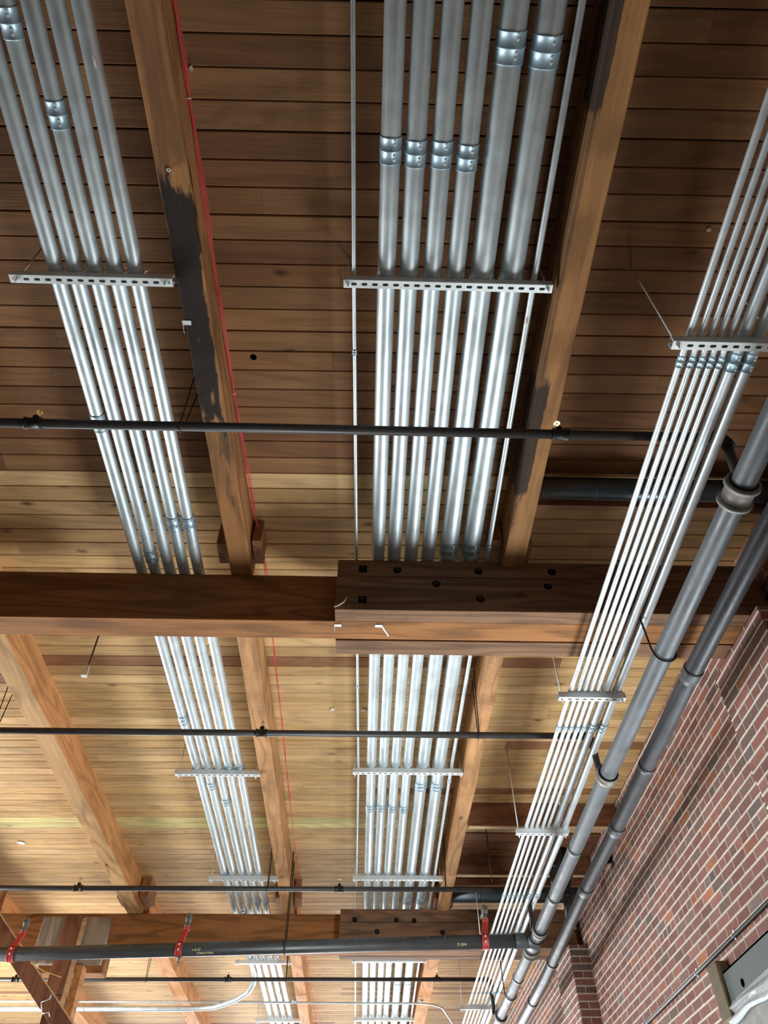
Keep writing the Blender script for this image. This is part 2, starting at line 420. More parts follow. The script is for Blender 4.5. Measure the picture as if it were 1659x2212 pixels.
pilaster(9.33, 10.1, 2.915, 'red brick pilaster behind the two grey pipes near the bottom of the brick wall', 31)

# ------------------------------------------------------------------ girders
def bolt(parent, x, y, z, sq=False):
    b = MB()
    if sq: b.box((x - .026, y - .002, z - .028), (x + .026, y + .004, z + .028), 1)
    else: b.tube([(x, y - .002, z), (x, y + .003, z)], .027, 16, 1)
    b.tube([(x, y - .008, z), (x, y, z)], .017, 12, 0); b.tube([(x, y - .016, z), (x, y - .006, z)], .009, 6, 0)
    b.build('bolt_head', [M['black'], M['hole']], parent)
def girder(yf, ymain, yback, z0, zm, zp, xl, label, plateL, seed):
    t = thing('timber_girder', (-3, ymain + .1, z0), label, 'girder')
    b = MB(); b.tt = seed; b.box((-9.6, ymain, z0 + .002), (2.66, ymain + .18, zm)); b.build('main_beam', [M['girder']], t, bevel=.004)
    b = MB(); b.tt = seed + .3; b.box((plateL, yf, z0), (2.6, ymain - .002, zp - .148)); b.build('side_plank', [M['ply']], t, bevel=.005)
    b = MB(); b.tt = seed + .5; b.box((plateL + .004, yf + .002, zp - .142), (2.6, ymain - .002, zp)); b.build('side_plank', [M['ply']], t, bevel=.006)
    b = MB(); b.tt = seed + .7; b.box((plateL, ymain + .195, z0 + .003), (2.6, yback, zp - .02)); b.build('side_plank', [M['ply']], t, bevel=.005)
    return t
G1 = girder(3.545, 3.662, 4.005, 2.985, 3.37, 3.415, 0, 'dark main timber girder crossing the middle of the view, near one with bolted side planks', -.165, .1)
for i, (x, z) in enumerate([(.005, 3.33), (.23, 3.325), (.764, 3.326), (.48, 3.21), (.005, 3.067), (.751, 3.086), (1.25, 3.33), (1.2, 3.2)]): bolt(G1, x, 3.545, z, i in (0, 4))
G2 = girder(9.49, 9.605, 9.92, 2.93, 3.33, 3.35, 0, 'brown timber girder behind the horizontal steel main with red clamps, low in view', -.19, .35)
for x, z in [(-.015, 3.23), (.48, 3.225), (.69, 3.22), (.25, 3.1), (1.02, 3.09)]: bolt(G2, x, 9.49, z)
# galvanized angle clips and fibre scraps on the near girder
def clip(x, y, z, label, long=0):
    b = MB(); b.box((x - .022, y - .012, z - .003), (x + .022, y + .012, z)); 
    if long:
        b.prism([(x + .02, y - .01, z - .003), (x + .024, y - .01, z), (x + .024, y + .01, z), (x + .02, y + .01, z - .003)],
                [(x + .062, y + .03, z - .05), (x + .066, y + .03, z - .047), (x + .066, y + .045, z - .047), (x + .062, y + .045, z - .05)])
    else: b.box((x - .022, y - .012, z - .001), (x - .02, y + .06, z + .002))
    tag(b.build('metal_clip', [M['galvb']], None, (x, y, z)), label, 'clip')
clip(-.148, 3.70, 2.985, 'small bright metal clip under the near girder, left one of two')
clip(.11, 3.70, 2.985, 'small bright metal clip with bent tail under the near girder, right one', 1)
clip(-.90, 1.83, jz(1.83), 'small bright metal clip at the edge of the black stained joist patch')

# ------------------------------------------------------------------ joists
def joist(x0, x1, y0, y1, mat, label, seed, skew=0.0, top=None, under=None):
    b = MB(); b.tt = seed
    n = 14; r = random.Random(int(seed * 1000)); rows = []
    for i in range(n + 1):
        yy = y0 + (y1 - y0) * i / n; dx = skew * i / n; zb = jz(yy); zt = cz(yy) - .001
        w = .0025; c = .006
        a0 = x0 + dx + r.uniform(-w, w); a1 = x1 + dx + r.uniform(-w, w); zz = zb + r.uniform(-w, w) * .6
        rows.append([(a0 + c, yy, zz), (a1 - c, yy, zz), (a1, yy, zz + c), (a1, yy, zt), (a0, yy, zt), (a0, yy, zz + c)])
    i0 = len(b.v)
    for rw in rows: b.v += rw
    for i in range(n):
        for k in range(6): a = i0 + i * 6 + k; c2 = i0 + i * 6 + (k + 1) % 6; b.face((a, c2, c2 + 6, a + 6), 1 if (under and k == 0) else 0)
    b.face([i0 + k for k in range(6)][::-1]); b.face([i0 + n * 6 + k for k in range(6)])
    o = b.build('timber_joist', [mat, under or mat], None, (x0, y0, jz(y0)))
    return tag(o, label, 'joist', 'heavy timber joists under the plank ceiling')
JL1 = wood('stained_joist_left', 1, (168, 118, 74), dark=.68, knots=.7, saw=.15, dirt=.35,
           stains_and_shade=[((.13, 1.78 + 1.3, 0), (.07, .66, .03), (20, 20, 22), .95), ((.18, 2.75 + 1.3, 0), (.03, .3, .03), (52, 46, 40), .6), ((.13, .75 + 1.3, 0), (.06, .35, .03), (84, 54, 34), .4)])
JR1 = wood('stained_shaded_joist_right', 1, (170, 122, 76), dark=.66, knots=.8, saw=.15, dirt=.35,
           stains_and_shade=[((.0, .62 + 1.3, 0), (.05, .22, .2), (34, 36, 34), .85), ((.02, 2.55 + 1.3, 0), (.055, .42, .2), (24, 26, 28), .85), ((0, .95 + 1.3, .1), (.03, 2.3, .3), (48, 42, 36), .5)])  # dark smudges; the last entry paints shade over the whole left face
joist(-.982, -.844, -1.3, 3.72, JL1, 'near timber joist with a long black stain, red wires along its right side', .11, .11)
joist(-.905, -.765, 3.8, 9.63, M['joist_saw'], 'saw-marked timber joist in the middle bay, between the left and centre conduit runs', .22, .02)
joist(-.88, -.72, 9.7, 17.5, M['joist_orange'], 'orange timber joist beyond the far girder with red wires beside it', .33)
joist(.918, 1.062, -1.3, 3.72, JR1, 'near timber joist right of the centre conduit run, knotty with dark smudges', .44, .01)
joist(.935, 1.07, 3.8, 9.63, M['joist_saw'], 'saw-marked timber joist in the middle bay, right of the centre conduit run', .55, .045)
joist(.968, 1.155, 9.7, 17.5, M['joist_orange'], 'orange timber joist beyond the far girder, right of the centre conduits', .66)
joist(-2.74, -2.56, -1.3, 3.72, M['joist'], 'pale timber joist just showing at left edge above the near girder', .77)
joist(-2.745, -2.565, 3.8, 9.63, M['joist_orange'], 'bright orange rough-hewn timber joist running diagonally in the left of middle bay', .88, .01, under=M['joist_pale'])
joist(-2.7, -2.5, 9.7, 17.5, M['joist_orange'], 'orange timber joist beyond the far girder, left of the left conduit run', .99)
joist(-4.5, -4.3, 3.8, 9.63, M['joist'], 'greyish timber joist at the left edge above the far girder', .15)
joist(-4.5, -4.28, 9.7, 17.5, M['joist_orange'], 'orange timber joist beyond the far girder, behind the wooden post', .25)
joist(-4.5, -4.3, -1.3, 3.72, M['joist'], 'timber joist outside the left edge of the near bay', .35) if False else None

def seat_block(x0, x1, y0, y1, z0, label, mat=None):
    b = MB(); b.tt = random.random(); b.box((x0, y0, z0), (x1, y1, cz(y0) - .004)); b.box((x0 + .004, y0 - .004, z0 + .004), (x0 + (x1 - x0) * .45, y0, cz(y0) - .03))
    tag(b.build('blocking_board', [mat or M['block']], None, (x0, y0, z0), bevel=.003), label, 'board', 'short boards beside the joist ends')
seat_block(-.962, -.89, 3.47, 3.66, 3.47, 'short blocking board left of the black stained joist end above the near girder')
seat_block(-.728, -.668, 3.44, 3.66, 3.47, 'short blocking board right of the black stained joist end, beside the red wires')
seat_block(.852, .92, 3.4, 3.66, 3.47, 'short blocking board left of the right near joist end above the near girder')
seat_block(1.078, 1.125, 3.44, 3.66, 3.47, 'short blocking board right of the right near joist end above the near girder')
seat_block(-2.545, -2.43, 9.25, 9.6, 3.4, 'blocking board right of the bright orange joist end above the far girder')
seat_block(-2.81, -2.75, 9.3, 9.6, 3.4, 'blocking board left of the bright orange joist end above the far girder')
seat_block(-.735, -.66, 9.3, 9.6, 3.4, 'blocking board right of the middle joist end above the far girder')
seat_block(-.96, -.895, 9.3, 9.6, 3.4, 'blocking board left of the middle joist end above the far girder')
seat_block(.922, .97, 9.3, 9.6, 3.4, 'blocking board left of the right joist end above the far girder')
seat_block(1.122, 1.17, 9.3, 9.6, 3.4, 'blocking board right of the right joist end above the far girder')

# ------------------------------------------------------------------ headers framing a recess by the brick wall
def header(y, z0, label):
    t = thing('header_beam', (1.8, y, z0), label, 'beam', 'headers by the brick wall')
    b = MB(); b.tt = random.random(); b.box((1.12, y, z0 + .012), (2.66, y + .045, cz(y) - .002)); b.build('board', [M['header']], t)
    b = MB(); b.box((1.12, y - .002, z0), (2.66, y + .047, z0 + .012)); b.build('lit_edge_strip', [M['edge']], t)  # lit underside of the header, put in as a paler strip
header(7.36, 3.375, 'dark header board spanning from joist to brick wall, nearer of two')
header(8.56, 3.375, 'dark header board spanning from joist to brick wall, farther of two')
b = MB(); b.cc = lin((150, 118, 84)); b.box((1.13, 7.42, 3.6), (2.66, 7.98, 3.612)); b.tt = .4
tag(b.build('stained_panel', [M['stained']], None, (1.9, 7.7, 3.6)), 'grey stained wood panel set between the two header boards', 'panel')
b = MB(); b.tt = .7; b.box((1.13, 7.99, 3.585), (2.66, 8.55, 3.6))
tag(b.build('recess_board', [M['header']], None, (1.9, 8.2, 3.585)), 'dark brown board in the recess between the stained panel and far header', 'board')
b = MB(); b.tt = .2; b.box((1.13, 8.9, 3.4), (2.66, 8.95, 3.6))
tag(b.build('recess_beam', [M['header']], None, (1.9, 8.9, 3.4)), 'dark cross board behind the farther header, in front of the dark duct', 'board')

def duct(y, z, r, label):
    t = thing('round_duct', (1.9, y, z - r), label, 'duct')
    b = MB(); b.tube([(1.1, y, z), (2.67, y, z)], r, 32); b.build('duct_body', [M['duct']], t)
    for x in (1.45, 2.1): b = MB(); b.torus((x, y, z), (1, 0, 0), r, .004, 32, 6); b.build('seam_ring', [M['duct']], t)
duct(2.99, 3.53, .072, 'dark round metal duct above the right conduits in the near bay')
duct(9.25, 3.44, .1, 'dark round metal duct above the right conduits by the far girder')
tag(box_obj('cross_board', (1.1, 3.16, 3.56), (2.66, 3.2, cz(3.2) - .002), M['header']), 'reddish brown cross board just past the near round duct', 'board')

# ------------------------------------------------------------------ galvanized conduits
def interp(path, y):
    for a, b in zip(path, path[1:]):
        if a[1] <= y <= b[1]:
            t = (y - a[1]) / (b[1] - a[1]); return Vector(a).lerp(Vector(b), t)
    return Vector(path[0]) if y < path[0][1] else Vector(path[-1])
def coupling(parent, path, y, r, L, big):
    p0 = interp(path, y - L / 2); p1 = interp(path, y + L / 2); d = (p1 - p0).normalized(); c = (p0 + p1) / 2
    b = MB(); w = .0022 + r * .02
    prof = [(-.5, r + w * .4), (-.5, r + w * 1.6), (-.47, r + w * 1.9), (-.45, r + w * 1.3), (-.05, r + w * 1.3), (-.02, r + w * 2.3), (.02, r + w * 2.3), (.05, r + w * 1.3), (.45, r + w * 1.3), (.47, r + w * 1.9), (.5, r + w * 1.6), (.5, r + w * .4)]
    pts = [c + d * (L * a) + d * 1e-6 * i for i, (a, _) in enumerate(prof)]
    b.tube(pts, 0, 28, rs=[q for _, q in prof]); cp = b.build('coupling', [M['zinc']], parent)
    if y < 8:
        for a in ((-.36, -.2, .2, .36) if big else (-.27, .27)):
            q = c + d * L * a; n = Vector((.35, -.15, -1)).normalized(); rr = r + w * 1.3; sr = .0048 if big else .0035
            s_ = MB(); s_.tube([q + n * (rr - .002), q + n * (rr + .005)], sr, 8); s_.tube([q + n * (rr + .001), q + n * (rr + .0015)], sr * 1.6, 8); s_.build('set_screw', [M['galvb']], cp)
def conduit(path, r, coups, L, label, group, seg=28, mat=None):
    t = thing('steel_conduit', path[0], label, 'conduit', group)
    b = MB(); b.tube(path, r, seg); b.build('conduit_tube', [mat or M['galv']], t)
    for y in coups: coupling(t, path, y, r, L, r > .02)
    return t
Ys = [-1.2, 1.6, 6.35, 8.65, 11.6, 14.3, 17.2]
def ext(xs, zs, r):
    """xs at the five trapeze rows; zs strut undersides"""
    pts = [(xs[0] + (xs[0] - xs[1]) * .35, Ys[0], zs[0] + .041 + r)]
    pts += [(x, y, z + .041 + r) for x, y, z in zip(xs, Ys[1:6], zs)]
    pts.append((xs[-1] + (xs[-1] - xs[-2]) * .8, Ys[6], zs[-1] + .041 + r)); return pts
ordn = ['leftmost', 'second from left', 'middle', 'fourth from left', 'rightmost']
LZ = [3.345, 3.33, 3.31, 3.305, 3.30]
LX = [(-1.494, -1.46, -1.467, -1.452, -1.455), (-1.401, -1.369, -1.372, -1.355, -1.354), (-1.304, -1.268, -1.272, -1.257, -1.245), (-1.208, -1.173, -1.182, -1.155, -1.138), (-1.112, -1.076, -1.085, -1.058, -1.032)]
LC = [(2.47, 5.47, 8.55), (.58, 3.53, 6.57, 9.67), (.9, 3.9, 6.88, 9.9), (3.23, 6.26, 9.35, 12.9), (3.23, 6.26, 9.35)]
GL = 'large galvanized conduits of the left run'
for i in range(5):
    p = ext(LX[i], LZ, .0365)
    if i == 0:
        # this one leaves the run past the far girder and sweeps left along the joists
        p = p[:4] + [(-1.452, 10.6, 3.384), (-1.44, 11.35, 3.382), (-1.425, 11.75, 3.36), (-1.42, 11.98, 3.33), (-1.45, 12.18, 3.29), (-1.54, 12.42, 3.25), (-1.72, 12.66, 3.225), (-1.92, 12.88, 3.22), (-2.08, 13.03, 3.22), (-2.3, 13.1, 3.22), (-2.6, 13.12, 3.22), (-6.5, 13.12, 3.22)]
        conduit(p, .0365, LC[i], .11, 'leftmost large conduit of the left run, bending off left past the far girder', GL)
    else:
        conduit(p, .0365, LC[i], .11, ordn[i] + ' of the five large galvanized conduits in the left run', GL)
CZ_ = [3.385, 3.365, 3.335, 3.31, 3.30]
CX = [(-.066, -.001, -.001, .004, .02), (.093, .116, .128, .145, .171), (.203, .224, .233, .25, .287), (.317, .335, .345, .366, .404), (.4315, .4465, .463, .472, .513), (.563, .59, .607, .611, .661), (.7095, .7385, .768, .765, .82), (.8165, .848, .877, .885, .931)]
CR = [.0098] + [.0445] * 4 + [.0572] * 2 + [.0148]
CCp = [(2.0, 5.0, 8.1), (1.01, 4.02, 7.05, 10.1, 13.4), (1.02, 4.02, 7.04, 10.1, 13.4), (1.02, 4.02, 7.05, 10.1, 13.4), (1.03, 4.03, 7.06, 10.1, 13.4), (.61, 3.46, 6.62, 9.35, 12.5), (.62, 3.46, 6.62, 9.35, 12.5), (.4, 3.42, 6.5, 9.5)]
CLb = ['thin galvanized conduit alone on the left side of the centre run', 'first large conduit from the left in the centre run', 'second large conduit from the left in the centre run', 'third large conduit from the left in the centre run', 'fourth large conduit from the left in the centre run', 'left one of the two widest conduits in the centre run', 'right one of the two widest conduits in the centre run', 'thin galvanized conduit on the right side of the centre run beside the joist']
for i in range(8): conduit(ext(CX[i], CZ_, CR[i]), CR[i], CCp[i], (.03, .112, .12, .05)[0 if i == 0 else 1 if i < 5 else 2 if i < 7 else 3], CLb[i], 'galvanized conduits of the centre run')
RYs = [-1.2, 1.6, 4.33, 6.36, 8.9, 11.75, 17.2]
RZ = [2.87, 2.845, 2.84, 2.835, 2.82]
RX = [(1.4215, 1.4375, 1.463, 1.4995, 1.542), (1.4695, 1.486, 1.508, 1.552, 1.596), (1.5145, 1.5285, 1.554, 1.602, 1.65), (1.558, 1.5725, 1.608, 1.651, 1.705), (1.6015, 1.6165, 1.655, 1.698, 1.755), (1.6675, 1.6855, 1.728, 1.765, 1.822), (1.74, 1.76, 1.806, 1.836, 1.889)]
RL = ['leftmost thin conduit of the right run beside the pipes', 'second thin conduit from the left in the right run', 'third thin conduit from the left in the right run', 'fourth thin conduit from the left in the right run', 'fifth and last thin conduit of the right run', 'left one of the two thicker conduits in the right run', 'rightmost thicker conduit of the right run nearest the grey iron pipe']
for i in range(7):
    r = .0148 if i < 5 else .028
    p = [(x, y, z + .041 + r) for x, y, z in zip(RX[i], RYs[1:6], RZ)]
    p = [(p[0][0] + (p[0][0] - p[1][0]), -1.2, p[0][2] + .01)] + p + [(p[-1][0] + .09, 17.2, p[-1][2] - .02)]
    conduit(p, r, (1.71, 4.73, 7.83, 11.0), .056 if i < 5 else .094, RL[i], 'galvanized conduits of the right run', 20, M['galvs'])

# ------------------------------------------------------------------ trapeze hangers of slotted strut
def strut_mesh(x0, x1, yc, z0):
    b = MB(); w = .0205; h = .041; n = int((x1 - x0) / .0508); off = ((x1 - x0) - n * .0508) / 2
    def quad(*p):
        i = len(b.v); b.v += list(p); b.face((i, i + 1, i + 2, i + 3))
    for e0, e1 in ((x0, x0 + off), (x1 - off, x1)):
        if e1 - e0 > .001: quad((e0, yc - w, z0), (e0, yc + w, z0), (e1, yc + w, z0), (e1, yc - w, z0))
    for k in range(n):
        a = x0 + off + k * .0508; c = a + .0254; sl = .0143; sr = .0072; N = 16; inner = []; outer = []
        for q in range(N):
            t = 2 * math.pi * (q + .5) / N; ct, st = math.cos(t), math.sin(t)
            inner.append((c + (sl - sr) * (1 if ct > 0 else -1) + sr * ct, yc + sr * st, z0))
            s_ = min(.0254 / max(abs(ct), 1e-6), w / max(abs(st), 1e-6)); outer.append([c + s_ * ct, yc + s_ * st, z0])
        for q in range(N):   # snap the outer ring to the cell corners
            ct = math.cos(2 * math.pi * (q + .5) / N); st = math.sin(2 * math.pi * (q + .5) / N)
            if q in (1, 6, 9, 14): outer[q][0] = c + .0254 * (1 if ct > 0 else -1); outer[q][1] = yc + w * (1 if st > 0 else -1)
        i0 = len(b.v); b.v += inner + [tuple(o_) for o_ in outer]
        for q in range(N): q2 = (q + 1) % N; b.face((i0 + q, i0 + q2, i0 + N + q2, i0 + N + q))
    for s_ in (-1, 1):
        y0 = yc + s_ * w
        quad((x0, y0, z0), (x1, y0, z0), (x1, y0, z0 + h), (x0, y0, z0 + h)); y1 = yc + s_ * (w - .0095)
        quad((x0, y0, z0 + h), (x1, y0, z0 + h), (x1, y1, z0 + h), (x0, y1, z0 + h)); quad((x0, y1, z0 + h), (x1, y1, z0 + h), (x1, y1, z0 + h - .007), (x0, y1, z0 + h - .007))
    return b
def strap(parent, x, y, z, r):
    b = MB(); N = 14; wd = .016; t = .0022
    def ring(rad): return [(x + rad * math.cos(a), z + rad * math.sin(a)) for a in [math.pi * 1.12 - (math.pi * 1.24) * k / N for k in range(N + 1)]]
    zc = z
    o_ = ring(r + .001 + t); i_ = ring(r + .001)
    for a in range(N):
        b.prism([(i_[a][0], y - wd, i_[a][1]), (o_[a][0], y - wd, o_[a][1]), (o_[a][0], y + wd, o_[a][1]), (i_[a][0], y + wd, i_[a][1])],
                [(i_[a + 1][0], y - wd, i_[a + 1][1]), (o_[a + 1][0], y - wd, o_[a + 1][1]), (o_[a + 1][0], y + wd, o_[a + 1][1]), (i_[a + 1][0], y + wd, i_[a + 1][1])])
    for s_ in (-1, 1): b.box((x + s_ * (r * .97 + .001) - .002, y - wd, z - r - .02), (x + s_ * (r * .97 + .001) + .002, y + wd, z - r * .35))
    b.tube([(x + r * .85, y - .004, z + r * .62), (x + r * .85 + .012, y - .004, z + r * .62 + .016)], .0035, 8)
    b.ball((x - r * 1.0 - .004, y - wd - .001, z - r + .004), .0055, 0, 8); b.ball((x + r * 1.0 + .004, y - wd - .001, z - r + .004), .0055, 0, 8)
    b.build('conduit_strap', [M['galvb']], parent)
def trapeze(x0, x1, y, z, runs, label, group, rod_in=.035, ztop=None):
    t = thing('trapeze_hanger', ((x0 + x1) / 2, y, z), label, 'hanger', group)
    strut_mesh(x0, x1, y, z).build('slotted_channel', [M['galvb']], t, solid=.0022)
    for s_, xx in ((-1, x0 + rod_in), (1, x1 - rod_in)):
        b = MB(); b.tube([(xx, y, z - .03), (xx, y, (ztop or cz(y)) - .002)], .0048, 10); rd = b.build('threaded_rod', [M['rod']], t)
        b = MB(); b.tube([(xx, y, z - .004), (xx, y, z - .0015)], .016, 18); b.tube([(xx, y, z - .013), (xx, y, z - .004)], .0095, 6)
        b.build('nut_and_washer', [M['galvb']], t); b = MB(); b.tube([(xx, y, z + .0435), (xx, y, z + .053)], .0095, 6); b.build('top_nut', [M['galvb']], t)
    for (x, zz, r) in runs: strap(t, x, y, zz, r)
    return t
where = ['nearest the viewer', 'first one past the near girder', 'just before the far girder', 'just behind the steel main', 'at the bottom edge']
LY = [1.6, 6.27, 8.56, 11.35, 14.2]
Lx = [(-1.69, -.925), (-1.645, -.885), (-1.633, -.868), (-1.625, -.87), (-1.6, -.842)]
Lpaths = [ext(LX[i], LZ, .0365) for i in range(5)]
for k in range(5):
    runs = [tuple(interp(Lpaths[i], LY[k])[j] for j in (0, 2)) + (.0365,) for i in (range(5) if k < 4 else range(1, 5))]
    zz = min(r_[1] for r_ in runs) - .0365 - .041
    trapeze(Lx[k][0], Lx[k][1], LY[k], zz, runs, 'slotted strut trapeze under the left conduit run, ' + where[k], 'strut trapezes under the left run')
CY = [1.6, 6.28, 8.6, 11.3, 14.15]
Cx = [(-.115, .9), (-.053, .95), (-.045, .955), (-.045, .96), (.0, .985)]
Cpaths = [ext(CX[i], CZ_, CR[i]) for i in range(8)]
for k in range(5):
    runs = [(interp(Cpaths[i], CY[k])[0], interp(Cpaths[i], CY[k])[2], CR[i]) for i in range(8)]
    zz = runs[1][1] - CR[1] - .041
    trapeze(Cx[k][0], Cx[k][1], CY[k], zz, runs, 'long slotted strut trapeze under the centre conduit run, ' + where[k], 'strut trapezes under the centre run', .022)
RY = [1.6, 4.28, 6.33, 8.93, 11.55]
Rx = [(1.335, 1.85), (1.346, 1.805), (1.37, 1.824), (1.35, 1.874), (1.418, 1.93)]
whR = ['nearest the viewer', 'first one past the near girder', 'by the header boards', 'behind the steel main', 'at the bottom edge']
for k in range(5):
    runs = []
    for i in range(7):
        r = .0148 if i < 5 else .028; p = [(x, y, z + .041 + r) for x, y, z in zip(RX[i], RYs[1:6], RZ)]; q = interp(p, RY[k]); runs.append((q[0], q[2], r))
    zz = runs[0][1] - .0148 - .041
    trapeze(Rx[k][0], Rx[k][1], RY[k], zz, runs, 'short slotted strut trapeze under the right conduit run, ' + whR[k], 'strut trapezes under the right run', .025)

# loose hanging rods
t = thing('hanging_rod', (-2.0, 4.6, 3.22), 'loose zinc rod with flattened end hanging below the ceiling at left past near girder', 'rod')
b = MB(); b.tube([(-2.012, 4.6, 3.26), (-2.012, 4.6, cz(4.6))], .006, 10); b.build('rod', [M['wirerod']], t)
b = MB(); b.prism([(-2.03, 4.594, 3.2), (-1.994, 4.594, 3.2), (-2.004, 4.594, 3.3), (-2.02, 4.594, 3.3)], [(-2.03, 4.606, 3.2), (-1.994, 4.606, 3.2), (-2.004, 4.606, 3.3), (-2.02, 4.606, 3.3)]); b.box((-2.032, 4.57, 3.197), (-1.992, 4.606, 3.203)); b.build('flattened_end', [M['galvb']], t)
b = MB(); b.tube([(1.39, 7.9, 3.05), (1.39, 7.9, cz(7.9))], .005, 10)
tag(b.build('hanging_rod', [M['wirerod']], None, (1.39, 7.9, 3.05)), 'dark free-hanging rod in the recess between the two header boards', 'rod')

# ------------------------------------------------------------------ sprinkler branch lines
def sprinkler(parent, x, y, z, r):
    b = MB(); b.tube([(x - .042, y, z), (x - .034, y, z), (x - .03, y, z), (x + .03, y, z), (x + .034, y, z), (x + .042, y, z)], 0, 20, rs=[r + .008, r + .008, r + .004, r + .004, r + .008, r + .008])
    b.tube([(x, y, z), (x, y, z + r + .022)], .016, 14); b.tube([(x, y, z + r + .012), (x, y, z + r + .024)], .019, 14)
    tee = b.build('tee_fitting', [M['black']], parent)
    h = MB(); h.tube([(x, y, z + r + .022), (x, y, z + r + .04)], .008, 8)
    for s_ in (-1, 1): h.tube([(x + s_ * .006, y, z + r + .038), (x + s_ * .012, y, z + r + .055), (x, y, z + r + .07)], .0022, 6)
    N = 12
    h.tube([(x, y, z + r + .07), (x, y, z + r + .072)], .0165, N)
    h.build('sprinkler_head', [M['brass']], tee)
def branch(y, xs_tee, z, label, xend=1.79, xl=-7.0, r=.0242, yl=None):
    t = thing('sprinkler_branch_pipe', (-1, y, z - r), label, 'pipe', 'dark sprinkler branch lines')
    yl = y if yl is None else yl
    b = MB(); b.tube([(xl, yl, z), (xend - .06, y, z)], r, 24); b.build('pipe', [M['bpipe']], t)
    b = MB(); b.tube([(xend - .085, y, z), (xend - .045, y, z), (xend - .015, y, z - .012), (xend, y, z - .045), (xend + .004, y, z - .085)], r + .009, 20)
    b.build('elbow', [M['black']], t)
    b = MB(); b.tube([(xend, y, z - .05), (1.79, y, 2.66)], r, 20); b.build('riser', [M['bpipe']], t)
    for x in xs_tee: sprinkler(t, x, y, z, r)
    return t
branch(2.224, (-1.657, .997), 3.05, 'dark sprinkler pipe crossing in front of the near bay, closest of the branch lines', 1.84)
branch(5.09, (-.746,), 3.05, 'dark sprinkler pipe crossing the middle bay just past the near girder')
branch(8.1, (-2.865, -.178), 3.05, 'dark sprinkler pipe with two brass heads just before the far girder')
branch(11.1, (-1.659, 1.081, -4.4), 3.05, 'dark thin sprinkler pipe crossing behind the steel main with red clamps')
def loop_hanger(x, y, z, r, ztop, label, spread=.012):
    b = MB(); pts = []
    pts.append((x + spread, y - r * 1.6 - .03, ztop)); pts.append((x + spread * .3, y - r - .006, z + r * 1.2))
    for k in range(13):
        a = math.pi * (1.0 + k / 12); pts.append((x, y + (r + .005) * math.cos(a), z + (r + .005) * math.sin(a)))
    pts.append((x + spread * .3, y + r + .006, z + r * 1.2)); pts.append((x + spread, y + r * 1.6 + .03, ztop))
    b.tube(pts, .0042, 8)
    tag(b.build('wire_loop_hanger', [M['wirerod']], None, (x, y, z)), label, 'hanger', 'dark wire loops holding the sprinkler lines')
loop_hanger(-.925, 2.224, 3.05, .0242, 3.6, 'dark wire loop holding the nearest sprinkler line beside the black stained joist')
loop_hanger(-2.76, 5.09, 3.05, .0242, 3.6, 'dark wire loop on the second sprinkler line at the left edge by the orange joist', -.012)
loop_hanger(.917, 5.09, 3.05, .0242, 3.6, 'dark wire loop on the second sprinkler line beside the right saw-marked joist')
loop_hanger(-.925, 8.1, 3.05, .0242, 3.6, 'dark wire loop on the third sprinkler line near the left conduits')
loop_hanger(.93, 8.1, 3.05, .0242, 3.6, 'dark wire loop on the third sprinkler line right of the centre conduits')
loop_hanger(-2.72, 11.1, 3.05, .0242, 3.55, 'dark wire loop on the farthest sprinkler line beside the leftmost far joist', 0)
loop_hanger(-.9, 11.1, 3.05, .0242, 3.55, 'dark wire loop on the farthest sprinkler line beside the left conduits', 0)

# ------------------------------------------------------------------ two iron pipes along the brick wall
def pipe_coupling(parent, path, y, r, L, kind):
    p0 = interp(path, y - L / 2); p1 = interp(path, y + L / 2); d = (p1 - p0).normalized(); c = (p0 + p1) / 2
    b = MB()
    if kind == 'double':
        pr = [(-.5, r - .004), (-.5, r + .026), (-.34, r + .029), (-.33, r + .014), (.33, r + .014), (.34, r + .029), (.5, r + .026), (.5, r - .004)]
    elif kind == 'bell':
        pr = [(-.5, r - .003), (-.5, r + .005), (-.3, r + .0065), (.1, r + .005), (.5, r + .001)]
    elif kind == 'line':
        pr = [(-.5, r - .002), (-.5, r + .0015), (.5, r + .0015), (.5, r - .002)]
    else:
        pr = [(-.5, r - .003), (-.5, r + .018), (-.3, r + .019), (-.28, r + .01), (-.05, r + .01), (-.03, r + .015), (.5, r + .015), (.5, r - .003)]
    b.tube([c + d * (L * a) + d * 1e-6 * i for i, (a, _) in enumerate(pr)], 0, 32, rs=[q for _, q in pr])
    n = 'coupling' if kind in ('double', 'sleeve') else 'joint_ring'
    cp = b.build(n, [M['cap'] if kind in ('double', 'sleeve') else M['iron']], parent)
    if kind in ('double', 'sleeve'):
        g_ = MB(); e = interp(path, y - L / 2 - .004); e2 = interp(path, y - L / 2 + .006); g_.tube([e, e2], r + .012, 30); g_.build('gasket', [M['black']], cp)
    else:
        g_ = MB(); e = interp(path, y - L / 2); g_.torus(tuple(e), d, r + .003, .003, 30, 6); g_.build('gasket', [M['black']], cp)
A = [(1.79, -1.2, 2.68), (1.79, 2.3, 2.66), (1.79, 4.9, 2.65), (1.79, 8.0, 2.56), (1.79, 12, 2.5), (1.79, 17, 2.44)]
tA = thing('iron_drain_pipe', (1.79, 3, 2.6), 'grey iron pipe nearest the conduits, running along the brick wall with ringed couplings', 'pipe', 'grey iron pipes along the brick wall')
b = MB(); b.tube(A, .057, 36); b.build('pipe', [M['iron']], tA)
for y, L, k in ((2.26, .13, 'double'), (4.95, .08, 'sleeve'), (6.1, .05, 'line'), (7.05, .06, 'line'), (8.35, .12, 'double'), (9.2, .05, 'line'), (10.6, .09, 'sleeve'), (7.82, .1, 'sleeve')): pipe_coupling(tA, A, y, .057, L, k)
B_ = [(2.12, -1.2, 2.80), (2.12, 3.9, 2.79), (2.12, 5.9, 2.72), (2.12, 7.2, 2.695), (2.12, 9.3, 2.58), (2.12, 17, 2.45)]
